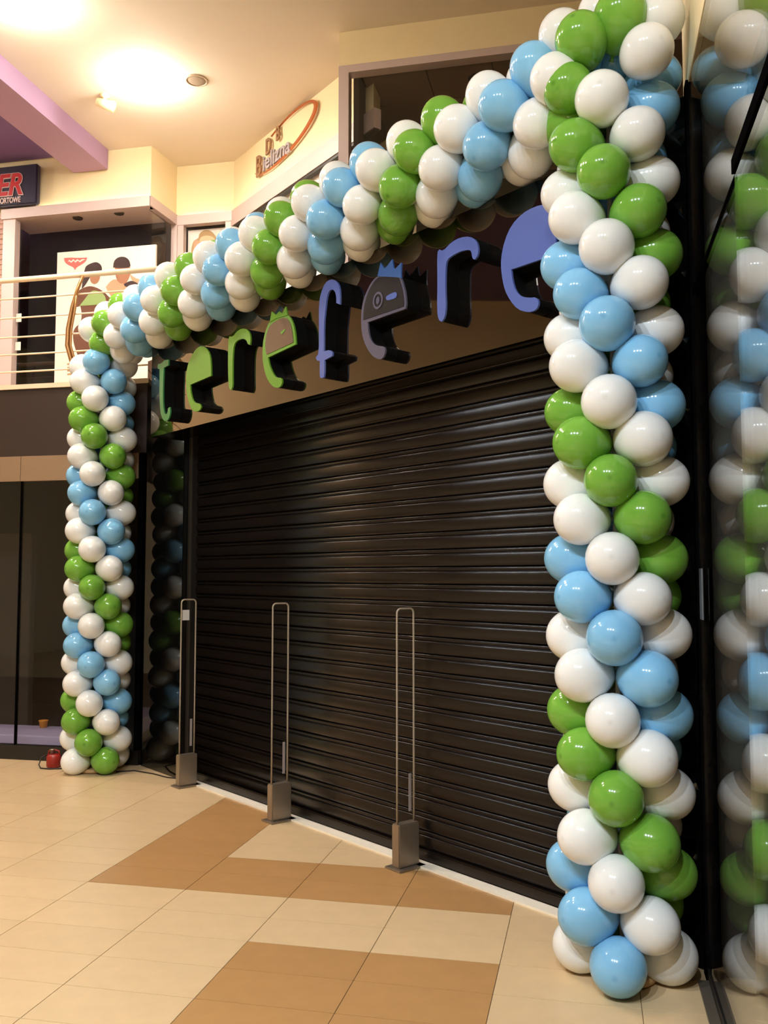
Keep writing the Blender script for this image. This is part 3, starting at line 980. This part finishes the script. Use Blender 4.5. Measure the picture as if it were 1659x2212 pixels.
# ------------------------------------------------------------------ glass wall at the right
GA = -0.475
gw = box('window_6', T, GA - 0.012, GA, 2.90, 4.25, 0.05, 2.975, M_glass_side)
struct(gw, 'tall glass wall mirroring the balloon column')
sub(box('upper_pane', T, GA - 0.012, GA, -6.0, 4.25, 2.99, 3.94, M_glass_side), gw)
sub(box('gasket', T, GA - 0.02, GA + 0.006, 2.95, 4.25, 2.978, 2.987, M_black), gw)
sub(box('transom', T, GA - 0.03, GA + 0.024, -6.0, 2.95, 2.962, 3.008, M_black), gw)
sub(box('sliding_pane', T, GA + 0.010, GA + 0.018, 1.6, 2.93, 0.05, 2.962, M_glass_side), gw)
sub(box('sliding_pane', T, GA - 0.012, GA, -6.0, 1.58, 0.05, 2.962, M_glass_side), gw)
sub(box('floor_channel', T, GA - 0.03, GA + 0.005, -6.0, 4.25, 0.0, 0.05, M_rail_dark), gw)
sub(box('floor_channel', T, GA + 0.006, GA + 0.05, -6.0, 4.22, 0.0, 0.012, M_steel), gw)
sub(box('corner_post', T, GA - 0.05, GA + 0.012, 4.25, 4.33, 0.0, 3.97, M_black), gw)
o = sub(box('tape_strip', T, GA + 0.0005, GA + 0.003, 4.16, 4.25, 1.53, 1.75, M_tape), gw)
o['label'] = 'grey strip of tape'
struct(box('wall_over_glass', T, GA - 0.25, GA, -6.0, 4.46, 3.96, CEIL, M_cream), 'cream wall over the glass wall')
struct(box('wall_side_shop', T, -4.9, GA - 0.06, 4.30, 4.4, 0, 3.96, mat('side_shop_wall', (104, 98, 90), rough=0.8)), 'dim wall inside the side shop')
struct(box('ceiling_side_shop', T, -4.9, GA - 0.26, -6, 4.3, 3.9, 3.96, M_mid_int), 'dim ceiling of the side shop')

# ------------------------------------------------------------------ ceiling fittings


def lamp(a, b, label, m, r=0.2, group='round ceiling lamps'):
    g = empty('ceiling_lamp', T(a, b, CEIL))
    tag(g, label, 'lamp', group)
    ring = obj('lamp_rim', lathe_mesh('lamp_rim', [(r * 0.8, 0), (r * 0.82, -0.01), (r * 0.82, -0.028), (r * 0.7, -0.028), (r * 0.7, -0.002)], 32), M_white)
    ring.parent = g
    pr = [(r * math.sin(t), -0.03 - 0.8 * r * math.cos(t)) for t in [math.pi / 2 * i / 10 for i in range(11)]]
    d = obj('lamp_glass', lathe_mesh('lamp_glass', pr, 32), m)
    d.parent = g
    colr, watts = LAMP_WARM if m is M_lampw else LAMP_NEUTRAL
    li = bpy.data.lights.new('lamp_light', 'AREA')
    li.shape = 'DISK'
    li.size = 0.14
    li.energy = watts
    li.color = colr
    lo = bpy.data.objects.new('lamp_light', li)
    COL.objects.link(lo)
    lo.location = (0, 0, -0.05 - 0.8 * r)
    lo.parent = g
    if m is M_lampw and 8 < b < 8.5:
        li.energy = watts * 0.5
    if m is M_lampw:                       # the opal glass also spills light sideways onto the ceiling
        li = bpy.data.lights.new('lamp_spill', 'POINT')
        li.energy = watts * (0.2 if 6 < b < 8.5 and a < 6 else 0.3)
        li.color = colr
        li.shadow_soft_size = 0.1
        lo = bpy.data.objects.new('lamp_spill', li)
        COL.objects.link(lo)
        lo.location = (0, 0, -0.03 - 0.8 * r - 0.13)
    lo.parent = g
    return g


lamp(4.257, 8.18, 'glaring round ceiling lamp beside the grey ceiling speaker', M_lampw)
lamp(4.66, 6.72, 'glaring round ceiling lamp cut by the upper edge of the picture', M_lampw)
lamp(5.02, 5.25, 'warm round ceiling lamp of the hall, third of its row outside the picture', M_lampw)
lamp(8.25, 7.65, 'round ceiling lamp beyond the lilac beam, outside the picture', M_lampw)
lamp(10.2, 8.8, 'farthest round ceiling lamp beyond the lilac beam, outside the picture', M_lampw)
lamp(5.38, 3.75, 'warm round ceiling lamp of the hall, fourth of its row outside the picture', M_lampw)
for k, (x, y) in enumerate([(-3.5, -0.3), (-2.3, -1.1), (-1.1, -1.9), (1.0, 0.2)]):
    p = Vector((x, y, 0))
    lamp(p.dot(T1), p.dot(T2), ('cool round hall lamp outside the picture, at one end of its row of three', 'cool round hall lamp outside the picture, middle of its row of three',
                                'cool round hall lamp outside the picture, last of its row of three', 'single cool round hall lamp outside the picture, by the glass wall')[k], M_lampn, 0.15, 'hall lamps outside the picture')

spk = empty('ceiling_speaker', T(3.756, 8.283, CEIL))
tag(spk, 'round grey ceiling speaker beside the glaring lamp', 'speaker')
o = obj('speaker_rim', lathe_mesh('speaker_rim', [(0.115, 0), (0.115, -0.008), (0.105, -0.014), (0.095, -0.012), (0.095, 0)], 28), mat('speaker_rim_grey', (176, 156, 132), rough=0.6))
o.parent = spk
o = obj('speaker_grille', lathe_mesh('speaker_grille', [(0, -0.012), (0.06, -0.011), (0.097, -0.006), (0.097, 0), (0, 0)], 28), mat('speaker_grille_grey', (150, 132, 112), rough=0.8, bump=0.5, bscale=300))
o.parent = spk
det = empty('ceiling_projector', T(4.80, 8.345, CEIL))
tag(det, 'small cream spotlight body on the ceiling next to the glaring lamp', 'spotlight')
o = obj('mount', lathe_mesh('mount', [(0, 0), (0.05, 0), (0.05, -0.02), (0.02, -0.03), (0.02, -0.08), (0, -0.08)], 16), M_cream); o.parent = det
o = obj('spotlight_head', tube_mesh('spotlight_head', [Vector((-0.08, 0, -0.07)), Vector((0.0, 0, -0.1)), Vector((0.10, 0, -0.13))], [0.04, 0.05, 0.055], 14), M_cream); o.parent = det

# ------------------------------------------------------------------ small things by the far column
PS = 0.75
pump = empty('red_pump', Vector((-2.97, 8.42, 0)))
tag(pump, 'small red electric pump with black cable at the foot of the far balloon column', 'pump')
o = obj('pump_body', lathe_mesh('pump_body', [(0, 0.005), (0.075, 0.005), (0.085, 0.02), (0.085, 0.13), (0.07, 0.155), (0, 0.16)], 24), M_redp); o.parent = pump
o = obj('nozzle', lathe_mesh('nozzle', [(0, 0.155), (0.03, 0.155), (0.026, 0.2), (0.034, 0.205), (0.034, 0.215), (0, 0.215)], 16), M_steel); o.parent = pump; o.location = (-0.02, 0, 0)
o = obj('carry_handle', tube_mesh('carry_handle', [Vector((-0.07, 0, 0.14)), Vector((-0.06, 0, 0.19)), Vector((0, 0, 0.21)), Vector((0.06, 0, 0.19)), Vector((0.07, 0, 0.14))], 0.01, 8), M_redp); o.parent = pump
o = obj('cable', tube_mesh('cable', [Vector((-0.08, 0, 0.15)), Vector((-0.14, -0.02, 0.12)), Vector((-0.16, -0.05, 0.04)), Vector((-0.12, -0.10, 0.009)), Vector((0, -0.14, 0.009)), Vector((0.12, -0.12, 0.009)), Vector((0.2, -0.06, 0.009))], 0.008, 8), M_cable); o.parent = pump
pump.scale = (PS, PS, PS)
wire_pts = [Vector((-2.35, 8.2, 0.006)), Vector((-2.2, 8.25, 0.006)), Vector((-2.0, 8.12, 0.006)), Vector((-1.85, 7.98, 0.006)), Vector((-1.74, 7.93, 0.006))]
w = obj('floor_wire', tube_mesh('floor_wire', wire_pts, 0.005, 6), M_cable)
reloc(w, wire_pts[0])
tag(w, 'thin dark wire on the floor between far column and security gate', 'wire')
print('BALLOONS', NB, 'TILES', len(tiles))
